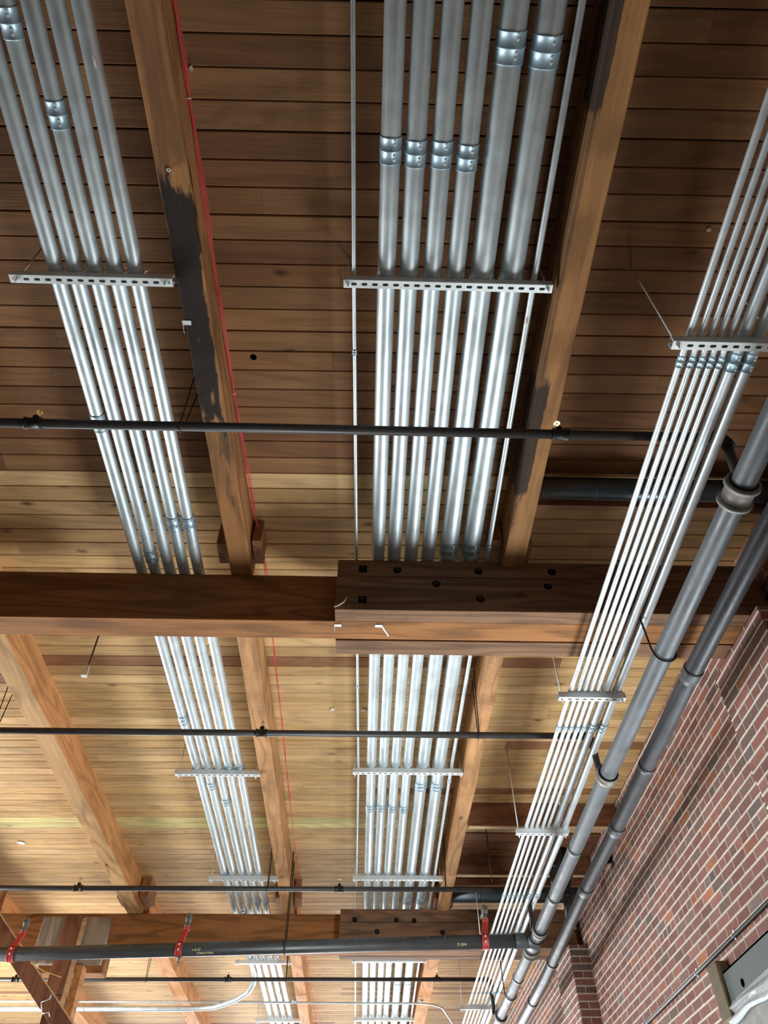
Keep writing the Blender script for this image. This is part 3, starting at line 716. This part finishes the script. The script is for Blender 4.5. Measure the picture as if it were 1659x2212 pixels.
tB = thing('iron_drain_pipe', (2.12, 3, 2.7), 'grey iron pipe right next to the brick wall, the right one of the pair', 'pipe', 'grey iron pipes along the brick wall')
b = MB(); b.tube(B_, .057, 36); b.build('pipe', [M['iron2']], tB)
for y, k in ((3.9, 'bell'), (5.0, 'line'), (5.95, 'bell'), (7.15, 'bell'), (8.9, 'line'), (10.2, 'bell')): pipe_coupling(tB, B_, y, .057, .12 if k == 'bell' else .05, k)
def ring_hanger(x, y, z, r, ztop, label, lean=0):
    b = MB(); pts = [(x - r - .03 + lean, y, ztop), (x - r - .012, y, z + .03)]
    for k in range(15):
        a = math.pi * (1.0 + k / 14 * 1.15); pts.append((x + (r + .006) * math.cos(a), y, z + (r + .006) * math.sin(a)))
    b.tube(pts, .006, 10); tag(b.build('ring_hanger', [M['black']], None, (x, y, z)), label, 'hanger')
ring_hanger(1.79, 3.5, 2.655, .06, 3.4, 'black hook rod cradling the grey pipe just under the near girder')
ring_hanger(1.79, 9.75, 2.535, .06, 3.3, 'black hook rod cradling the grey pipe just beyond the steel main')
ring_hanger(1.79, 6.0, 2.625, .058, 3.2, 'thin black hook round the grey pipe by the header boards') if False else None

# black fittings in the recess
def fitting(pts, r, label, rings=()):
    t = thing('black_pipe_fitting', pts[-1], label, 'fitting', 'black iron drain fittings near the brick wall')
    b = MB(); b.tube(pts, r, 20); b.build('fitting_body', [M['black']], t)
    for (p, d, rr) in rings:
        b = MB(); p = Vector(p); d = Vector(d).normalized(); b.tube([p - d * .02, p + d * .02], rr, 20); b.build('collar', [M['black']], t)
fitting([(2.02, 7.45, 3.625), (2.02, 7.45, 3.3), (2.0, 7.5, 3.16), (1.95, 7.5, 3.05), (1.93, 7.5, 2.75)], .045, 'black iron drop pipe behind the right trapeze end near the header boards', [((2.02, 7.45, 3.3), (0, 0, 1), .06), ((1.95, 7.5, 3.04), (0, 0, 1), .056)])
fitting([(2.3, 8.35, 3.62), (2.3, 8.35, 3.3), (2.27, 8.38, 3.12), (2.27, 8.4, 2.78)], .05, 'black iron elbow between the two grey pipes above the far pilaster', [((2.3, 8.35, 3.28), (0, 0, 1), .066), ((2.27, 8.39, 3.1), (0, 0, 1), .062)])
fitting([(2.66, 7.85, 3.28), (2.56, 7.85, 3.25), (2.5, 7.85, 3.14)], .05, 'black iron stub sticking out of the brick wall beside the right grey pipe', [((2.56, 7.85, 3.25), (1, 0, .3), .066)])

# ------------------------------------------------------------------ steel main crossing below the far girder
m0 = Vector((-7.5, 8.95, 2.6)); m1 = Vector((1.79, 8.14, 2.58)); md = (m1 - m0).normalized()
def mp(x): return m0 + (m1 - m0) * ((x - m0.x) / (m1.x - m0.x))
tM = thing('steel_sprinkler_main', (-1, 8.4, 2.54), 'large blackened steel main pipe crossing low in the view, held by red clamps', 'pipe')
b = MB(); b.tube([m0, mp(1.66)], .064, 40); mainpipe = b.build('pipe', [M['main']], tM)
b = MB(); b.tube([mp(1.6), mp(1.6) + md * .012, mp(1.62), mp(1.79)], 0, 32, rs=[.072, .074, .07, .07]); b.tube([(1.79, 8.0, 2.565), (1.79, 8.3, 2.56)], .07, 32); b.build('tee_fitting', [M['iron']], tM)
b = MB(); b.torus(tuple(mp(1.6)), md, .071, .006, 30, 6); b.torus((1.79, 8.0, 2.565), (0, 1, 0), .071, .006, 30, 6); b.build('gasket', [M['black']], tM)
# hand lettering in yellow marker on the pipe
def lettering(txt, x, size, ang, parent):
    cu = bpy.data.curves.new('lettering', 'FONT'); cu.body = txt; cu.size = size; cu.extrude = .0004; cu.offset = .0004; cu.align_x = 'LEFT'
    o = bpy.data.objects.new('lettering', cu); COL.objects.link(o)
    dg = bpy.context.evaluated_depsgraph_get(); me = bpy.data.meshes.new_from_object(o.evaluated_get(dg)); bpy.data.objects.remove(o)
    me.materials.clear(); me.materials.append(M['marker'])
    # wrap on the pipe: text x along the pipe, text y around it
    base = mp(x); side = Vector((0, -1, 0)); side = (side - md * side.dot(md)).normalized(); upv = md.cross(side) * -1
    if upv.z < 0: upv = -upv
    L0 = Vector(tM['_w'])
    for v in me.vertices:
        a = ang + v.co.y / .065; p = base + md * v.co.x + (side * math.cos(a) + upv * math.sin(a)) * (.0652 + v.co.z * .5); v.co = p - L0
    ob = bpy.data.objects.new('lettering', me); COL.objects.link(ob); ob.parent = parent
    ob['_w'] = tM['_w']
lettering('<-9\'-0"', -1.65, .034, -.55, tM)
lettering('2"DRN 6\'7"BTR', -1.6, .026, -1.0, tM)
lettering('2\'-23/4', 1.02, .034, -.75, tM)
b = MB(); L0 = tM['_w']
for x, l in ((-2.6, .03), (-2.55, .012), (-2.52, .022), (-2.3, .03), (-.1, .026), (.0, .03), (.5, .03), (.72, .02), (.9, .03), (-1.2, .01)):
    p = mp(x) + Vector((0, -.05, .041)); b.box((p.x - .003, p.y - .003, p.z - l), (p.x + .003, p.y + .0, p.z))
b.build('paint_drips', [M['whitepaint']], tM)
def red_clamp(x, label, tail=False):
    c = mp(x); t = thing('red_pipe_clamp', tuple(c), label, 'clamp', 'red sway clamps on the steel main')
    b = MB(); w = .03
    N = 24
    for k in range(N):
        a0 = 2 * math.pi * k / N; a1 = 2 * math.pi * (k + 1) / N
        def q(a, rr, s_): return (c.x + s_ * w, c.y + rr * math.cos(a), c.z + rr * math.sin(a))
        b.prism([q(a0, .0645, -1), q(a0, .073, -1), q(a0, .073, 1), q(a0, .0645, 1)], [q(a1, .0645, -1), q(a1, .073, -1), q(a1, .073, 1), q(a1, .0645, 1)])
    for s_ in (-1, 1): b.tube([(c.x + s_ * w, c.y + .073 * math.cos(a), c.z + .073 * math.sin(a)) for a in [2 * math.pi * k / 20 for k in range(21)]], .004, 6)
    b.build('clamp_band', [M['red']], t)
    b = MB(); n0 = Vector((c.x, c.y - .03, c.z + .06)); n1 = Vector((c.x + .03, c.y + .02, c.z + .2))
    b.prism([n0 + Vector((-.03, -.02, 0)), n0 + Vector((.03, -.02, 0)), n0 + Vector((.03, .02, 0)), n0 + Vector((-.03, .02, 0))], [n1 + Vector((-.024, -.012, 0)), n1 + Vector((.024, -.012, 0)), n1 + Vector((.024, .012, 0)), n1 + Vector((-.024, .012, 0))])
    b.tube([n1 - Vector((0, 0, .012)), n1 + Vector((0, 0, .022))], .03, 14); b.build('clamp_neck', [M['red']], t, bevel=.003)
    b = MB(); s0 = n1 + Vector((0, 0, .02)); b.tube([s0, s0 + Vector((.0, 0, .02))], .03, 16)
    k0 = s0 + Vector((.004, 0, .085)); b.ball(tuple(k0), .038, 0, 16, (1, .8, 1.35)); b.torus((k0.x, k0.y - .028, k0.z + .008), (0, 1, 0), .022, .006, 18, 8)
    b.tube([s0 + Vector((0, 0, .015)), s0 + Vector((0, 0, .05))], .022, 14); b.build('swivel_fitting', [M['cap']], t)
    e = Vector((k0.x + (k0.x * .12), 9.6, k0.z + .38)); b = MB(); b.tube([k0, e], .017, 14); b.build('brace_pipe', [M['cap']], t)
    b = MB(); b.tube([c + Vector((0, -.066, -.02)), c + Vector((0, -.085, -.02))], .011, 6); b.ball(tuple(c + Vector((0, -.075, .03))), .01); b.build('clamp_bolt', [M['galvb']], t)
    if tail:
        b = MB(); b.tube([c + Vector((.01, -.02, -.06)), c + Vector((.012, -.02, -.1))], .02, 10, rs=[.018, .022]); b.tube([c + Vector((.012, -.02, -.1)), c + Vector((.002, -.02, -.165))], .006, 8); b.build('hanging_stub', [M['cap']], t)
red_clamp(-3.52, 'red clamp with grey swivel on the steel main at the left edge')
red_clamp(-1.79, 'red clamp with grey swivel and hanging stub on the steel main beside yellow lettering', True)
red_clamp(1.3, 'red clamp on the steel main beside the right conduit run')
b = MB(); c = mp(-.715); pts = [(-.70, c.y - .05, 3.52), (-.712, c.y - .074, 2.75)]
for k in range(15):
    a = math.pi * (1 + k / 14); pts.append((-.713, c.y + .07 * math.cos(a), c.z + .07 * math.sin(a)))
pts += [(-.712, c.y + .074, 2.75), (-.69, c.y + .02, 3.45)]
b.tube(pts, .006, 8); tag(b.build('long_loop_hanger', [M['wirerod']], None, (-.7, c.y, 2.53)), 'long dark rod loop holding the steel main beside the middle joist', 'hanger')

# ------------------------------------------------------------------ red and yellow wires
def wires(pts, n, label, spread=.012, seed=1):
    t = thing('red_wire_bundle', pts[0], label, 'wires', 'red wires along the left-centre joist'); r = random.Random(seed)
    for k in range(n):
        ph = r.random() * 6; ofs = (r.uniform(-1, 1), r.uniform(-1, 1)); P = []
        for i in range(len(pts) - 1):
            a, c_ = Vector(pts[i]), Vector(pts[i + 1]); m_ = 8
            for j in range(m_):
                f = j / m_; p = a.lerp(c_, f); tight = math.sin(math.pi * f) ** .7 if True else 1
                s_ = spread * (.2 + .8 * tight)
                P.append(p + Vector((ofs[0] * s_ + .004 * math.sin(ph + i * 2.1 + f * 5), 0, ofs[1] * s_ - .012 * math.sin(math.pi * f))))
        P.append(Vector(pts[-1])); b = MB(); b.tube(P, .0019, 6); b.build('wire', [M['redwire']], t)
def bridle(x, y, z, label):
    t = thing('bridle_ring', (x, y, z), label, 'ring', 'bridle rings holding the red wires')
    b = MB(); b.torus((x, y, z), (0, 1, 0), .016, .0022, 18, 6); b.tube([(x - .015, y, z), (x - .05, y, z + .004)], .002, 6); b.build('ring', [M['rod']], t)
    b = MB(); b.ball((x - .045, y, z + .004), .005, 0, 8); b.build('screw_head', [M['rod']], t)
wires([(-.815, -.6, 3.6), (-.806, .3, 3.6), (-.792, .865, 3.6), (-.775, 1.7, 3.598), (-.753, 2.379, 3.6), (-.715, 3.35, 3.6), (-.684, 3.72, 3.58), (-.683, 4.1, 3.57)], 4, 'strands of red wire along the near black stained joist', .017, 3)
wires([(-.682, 4.3, 3.55), (-.68, 5.214, 3.55), (-.683, 6.722, 3.55), (-.692, 8.0, 3.55), (-.67, 9.1, 3.52), (-.655, 9.7, 3.5)], 3, 'strands of red wire along the middle saw-marked joist', .012, 5)
wires([(-.655, 10.9, 3.5), (-.655, 12.0, 3.53), (-.65, 13.7, 3.53), (-.62, 15.0, 3.53), (-.6, 17, 3.52)], 3, 'strands of red wire along the joist beyond the far girder', .018, 6)
for i, (x, y, z, l) in enumerate([(-.792, .865, 3.6, 'small metal ring holding red wires near the top of the view'), (-.753, 2.379, 3.6, 'small metal ring holding red wires just above the nearest sprinkler line'), (-.684, 3.5, 3.58, 'small metal ring holding red wires right at the near girder'), (-.68, 5.214, 3.55, 'small metal ring holding red wires between near girder and second sprinkler line'), (-.683, 6.722, 3.55, 'small metal ring holding red wires level with the trapezes past the near girder'), (-.692, 8.0, 3.55, 'small metal ring holding red wires near the far girder')]): bridle(x, y, z, l)
b = MB(); b.torus((-1.215, 13.3, 3.375), (0, 1, 0), .05, .004, 20, 6, squash=.8); b.box((-1.39, 13.29, 3.33), (-1.06, 13.32, 3.334))
tag(b.build('red_tape', [M['redwire']], None, (-1.2, 13.3, 3.33)), 'band of red tape round the left conduits beyond the far girder', 'tape')
def ywire(pts, label):
    b = MB(); b.tube(pts, .004, 8); tag(b.build('yellow_wire', [M['yellow']], None, pts[0]), label, 'wire')
ywire([(-3.42, 8.9, 2.6), (-3.3, 9.0, 2.55), (-3.13, 9.1, 2.52)], 'short yellow wire below the left end of the steel main')
ywire([(-2.98, 9.3, 2.38), (-2.9, 9.34, 2.3), (-2.78, 9.4, 2.17)], 'yellow wire hanging off the right side of the wooden post')

# ------------------------------------------------------------------ conduits crossing beyond the far girder
def crossing(path, r, label, cs=()):
    t = thing('steel_conduit', path[0], label, 'conduit'); b = MB(); b.tube(path, r, 18); b.build('conduit_tube', [M['galv']], t)
    for x in cs:
        q = MB(); q.tube([(x - .03, path[0][1], path[0][2]), (x + .03, path[0][1], path[0][2])], r + .004, 16); q.build('coupling', [M['zinc']], t)
p = [(-7.5, 12.9, 3.265), (-2, 12.96, 3.265), (.95, 13.04, 3.265)]
for k in range(1, 7): a = k / 6 * math.pi / 2 * .75; p.append((.95 + .45 * math.sin(a), 13.04 + .45 * (1 - math.cos(a)), 3.265))
p.append((1.72, 14.6, 3.265)); crossing(p, .0148, 'thin conduit crossing left to right near the bottom, bending down at the right conduits', (-4.7, -.9, 1.0))

# ------------------------------------------------------------------ wooden post, bolster blocks, brace
t = thing('timber_post', (-3.2, 9.4, -1.55), 'brown square timber post rising to the far girder near the lower left', 'post')
def tb(a, b_, mat, nm, bv=.006, tt=.1):
    q = MB(); q.tt = tt; q.box(a, b_); q.build(nm, [mat], t, bevel=bv)
tb((-3.36, 9.36, 2.44), (-3.17, 9.485, 3.23), M['post'], 'upper_post')
tb((-3.33, 9.4, -1.55), (-3.14, 9.56, 2.437), M['post'], 'lower_post', tt=.3)
tb((-3.63, 9.41, 2.74), (-3.365, 9.484, 3.23), M['greyply'], 'bolster_block', .012, .5)
tb((-3.165, 9.41, 2.74), (-2.85, 9.484, 3.23), M['greyply'], 'bolster_block', .012, .7)
tb((-3.6, 9.6, 2.7), (-2.86, 9.8, 2.928), M['girder'], 'bolster_block', .012, .8)
tb((-3.165, 9.37, 2.2), (-3.12, 9.41, 3.2), M['edge'], 'edge_board', .002, .4)
tb((-3.115, 9.41, -.5), (-3.03, 9.56, 2.73), M['joist_orange'], 'side_board', .004, .2)
t2 = thing('diagonal_brace', (-3.1, 9.25, 2.0), 'brown diagonal brace board slanting down to the wooden post at lower left', 'brace')
def ln(a, b_, w_, y0, y1, mat, nm):
    a = Vector(a); b_ = Vector(b_); d = (b_ - a).normalized(); n = Vector((-d.z, 0, d.x)) * w_ / 2; q = MB()
    pts = [a + n, b_ + n, b_ - n, a - n]; q.prism([(p_.x, y0, p_.z) for p_ in pts], [(p_.x, y1, p_.z) for p_ in pts]); q.build(nm, [mat], t2, bevel=.003)
ln((-4.3, 9.2, 3.3), (-2.6, 9.2, 1.72), .16, 9.16, 9.22, M['post'], 'brace_board')
ln((-4.24, 9.2, 3.36), (-2.54, 9.2, 1.78), .012, 9.155, 9.225, M['edge'], 'brace_edge')
b = MB(); P = [(-3.2, 9.14, 2.37), (-3.2, 9.14, 2.33), (-3.28, 9.14, 2.30), (-3.24, 9.14, 2.2), (-3.17, 9.14, 2.21), (-3.15, 9.14, 2.17)]
for a, c_ in zip(P, P[1:]): b.tube([a, c_], .006, 6)
tag(b.build('bent_bracket', [M['galvb']], None, P[0]), 'small bent bright metal bracket fixed on the diagonal brace', 'bracket')
b = MB(); b.tube([(-4.6, 9.9, 2.45), (-3.6, 8.9, 1.9)], .028, 16)
tag(b.build('white_pipe', [M['whitepaint']], None, (-4, 9.3, 2.1)), 'white pipe end in the bottom left corner', 'pipe')

# ------------------------------------------------------------------ wall conduit, lintel, film by the brick wall
t = thing('wall_conduit', (2.64, 5, 1.8), 'thin dark conduit clipped along the lower part of the brick wall', 'conduit')
b = MB(); b.tube([(2.652, 4.24, 1.81), (2.652, 5, 1.81), (2.652, 6, 1.812), (2.652, 9.3, 1.818)], .0135, 14); b.build('conduit_tube', [M['black']], t)
for y in (4.5, 5.62, 6.45, 8.0):
    b = MB(); b.box((2.658, y - .012, 1.79), (2.664, y + .012, 1.85)); b.torus((2.652, y, 1.812), (0, 1, 0), .0125, .0025, 14, 6); b.build('pipe_clip', [M['galvb']], t)
t = thing('steel_lintel', (2.6, 3, 1.42), 'grey steel lintel plate with a round hole over the opening in the brick wall', 'lintel')
b = MB(); b.box((2.6, 4.23, 1.425), (2.612, 5.86, 1.655)); b.box((2.6, 4.23, 1.643), (2.669, 5.86, 1.655)); b.build('plate', [M['steelgrey']], t)
for y in (5.6, 4.7):
    b = MB(); b.tube([(2.5985, y, 1.52), (2.6005, y, 1.52)], .026, 18); b.build('bolt_hole', [M['hole']], t)
b = MB(); b.tt = .2; b.box((2.572, 5.87, 1.38), (2.668, 6.05, 1.735))
tag(b.build('wood_block', [M['brownblk']], None, (2.62, 5.95, 1.4), bevel=.012), 'brown wooden block standing at the end of the grey steel lintel', 'block')
t = thing('concrete_sill', (2.7, 3, 1.1), 'rough grey concrete band below the steel lintel in the bottom right corner', 'concrete')
b = MB(); b.box((2.63, 4.23, 1.1), (2.9, 5.97, 1.42)); b.build('concrete_band', [M['concrete']], t)
b = MB(); r = random.Random(4); ny, nz = 60, 7; i0 = 0
for i in range(ny + 1):
    y = 4.24 + 1.73 * i / ny
    for j in range(nz + 1):
        z = 1.475 - .11 * j / nz + .012 * math.sin(i * .3) * (j / nz)
        b.v.append((2.592 - .016 * math.sin(j * 1.9 + i * .07) - .003 * r.random(), y, z + .002 * r.random()))
for i in range(ny):
    for j in range(nz):
        a = i * (nz + 1) + j; b.face((a, a + nz + 1, a + nz + 2, a + 1), 0, True)
tag(b.build('plastic_sheet', [M['film']], None, (2.59, 3, 1.36), solid=.0006), 'crumpled clear plastic film taped under the steel lintel', 'plastic film')

# ------------------------------------------------------------------ small marks: labels, anchors, holes
def sticker(x, y, z, w, h, mats, label, nrm=(0, -.3, -1)):
    n = Vector(nrm).normalized(); u = Vector((0, 1, 0)); u = (u - n * u.dot(n)).normalized(); v = n.cross(u); c = Vector((x, y, z)); b = MB()
    def rect(a0, a1, b0, b1, d0, d1, mi):
        b.prism([c + u * a + v * bb + n * d0 for a, bb in ((a0, b0), (a1, b0), (a1, b1), (a0, b1))], [c + u * a + v * bb + n * d1 for a, bb in ((a0, b0), (a1, b0), (a1, b1), (a0, b1))], mi)
    rect(-h / 2, h / 2, -w / 2, w / 2, 0, .0006, 0); rect(-h / 2, h / 2, w * .3, w / 2, .0006, .0009, 1)
    for k in range(4): rect(h * (-.3 + .1 * k), h * (-.26 + .1 * k), -w * .3, w * .1, .0006, .0009, 2)
    tag(b.build('paper_label', mats, None, (x, y, z)), label, 'label')
sticker(-1.118 + .02, .69, 3.391, .014, .055, [M['paper'], M['pink'], M['hole']], 'small white and pink label on the rightmost conduit of the left run', (.5, -.1, -.87))
sticker(.812, 1.79, 3.4255, .012, .04, [M['paper'], M['pink'], M['hole']], 'small white label on the thin conduit beside the right near joist', (0, 0, -1))
sticker(.05, 1.4, 3.465, .014, .05, [M['paper'], M['green'], M['hole']], 'tiny white label on the left flank of the first large centre conduit', (-.96, 0, -.28))
sticker(.51, 1.02, 3.47, .014, .05, [M['paper'], M['green'], M['hole']], 'tiny green and white label on the flank of the left widest conduit', (-.96, 0, -.28))
def anchor(x, y, z, label):
    b = MB(); b.tube([(x, y, z - .006), (x, y, z + .002)], .008, 14); b.torus((x, y, z - .006), (0, 0, 1), .006, .0022, 14, 6); b.tube([(x, y, z - .0065), (x, y, z - .006)], .0035, 8, 1)
    tag(b.build('rod_anchor', [M['galvb'], M['hole']], None, (x, y, z)), label, 'anchor')
anchor(-.873, 1.1, jz(1.1), 'round threaded anchor in the joist just above the black stain')
b = MB(); b.tube([(-.633, 2.188, cz(2.19) - .002), (-.633, 2.188, cz(2.19) + .02)], .018, 20)
tag(b.build('drilled_hole', [M['hole']], None, (-.633, 2.188, cz(2.19))), 'round black drilled hole in a ceiling plank right of the red wires', 'hole')
def scrap(x, y, z, s_, label, mat='paper', seed=1):
    r = random.Random(seed); b = MB(); n = 5; pts = [(x + s_ * math.cos(6.283 * k / n) * r.uniform(.6, 1), y + s_ * math.sin(6.283 * k / n) * r.uniform(.6, 1), z + r.uniform(0, .008)) for k in range(n)]
    b.prism(pts, [(p_[0], p_[1], p_[2] + .002) for p_ in pts]); tag(b.build('paper_scrap', [M[mat]], None, (x, y, z)), label, 'scrap')
scrap(1.70, 1.4, cz(1.4) - .012, .016, 'torn pale scrap on the ceiling left of the right conduit run', 'straw', 2)
scrap(-.78, .77, cz(.77) - .012, .014, 'small pale plug in the ceiling beside the red wires near the top', 'straw', 3)
scrap(-3.72, 8.35, cz(8.35) - .012, .06, 'white torn scrap on the ceiling at the left edge before the far girder', 'paper', 5)
for x, y, l in ((-.24, 5.67, 'white square tag on the ceiling left of the centre conduits in middle bay'), (.03, 5.68, 'white square tag on the ceiling touching the first large centre conduit')):
    b = MB(); b.box((x - .016, y - .016, cz(y) - .012), (x + .016, y + .016, cz(y) - .001)); tag(b.build('ceiling_tag', [M['paper']], None, (x, y, cz(y))), l, 'tag')
b = MB(); b.tube([(-.17, 3.53, 2.99), (-.14, 3.52, 3.0), (-.11, 3.515, 3.02), (-.09, 3.51, 3.06)], .004, 6, rs=[.002, .006, .004, .001]); b.tube([(-.14, 3.52, 3.0), (-.1, 3.51, 3.03)], .002, 6)
tag(b.build('splinter', [M['straw']], None, (-.14, 3.52, 3.0)), 'pale frayed splinter at the left end of the near girder side planks', 'splinter')

# tidy helper keys
for o in bpy.data.objects:
    if '_w' in o: del o['_w']
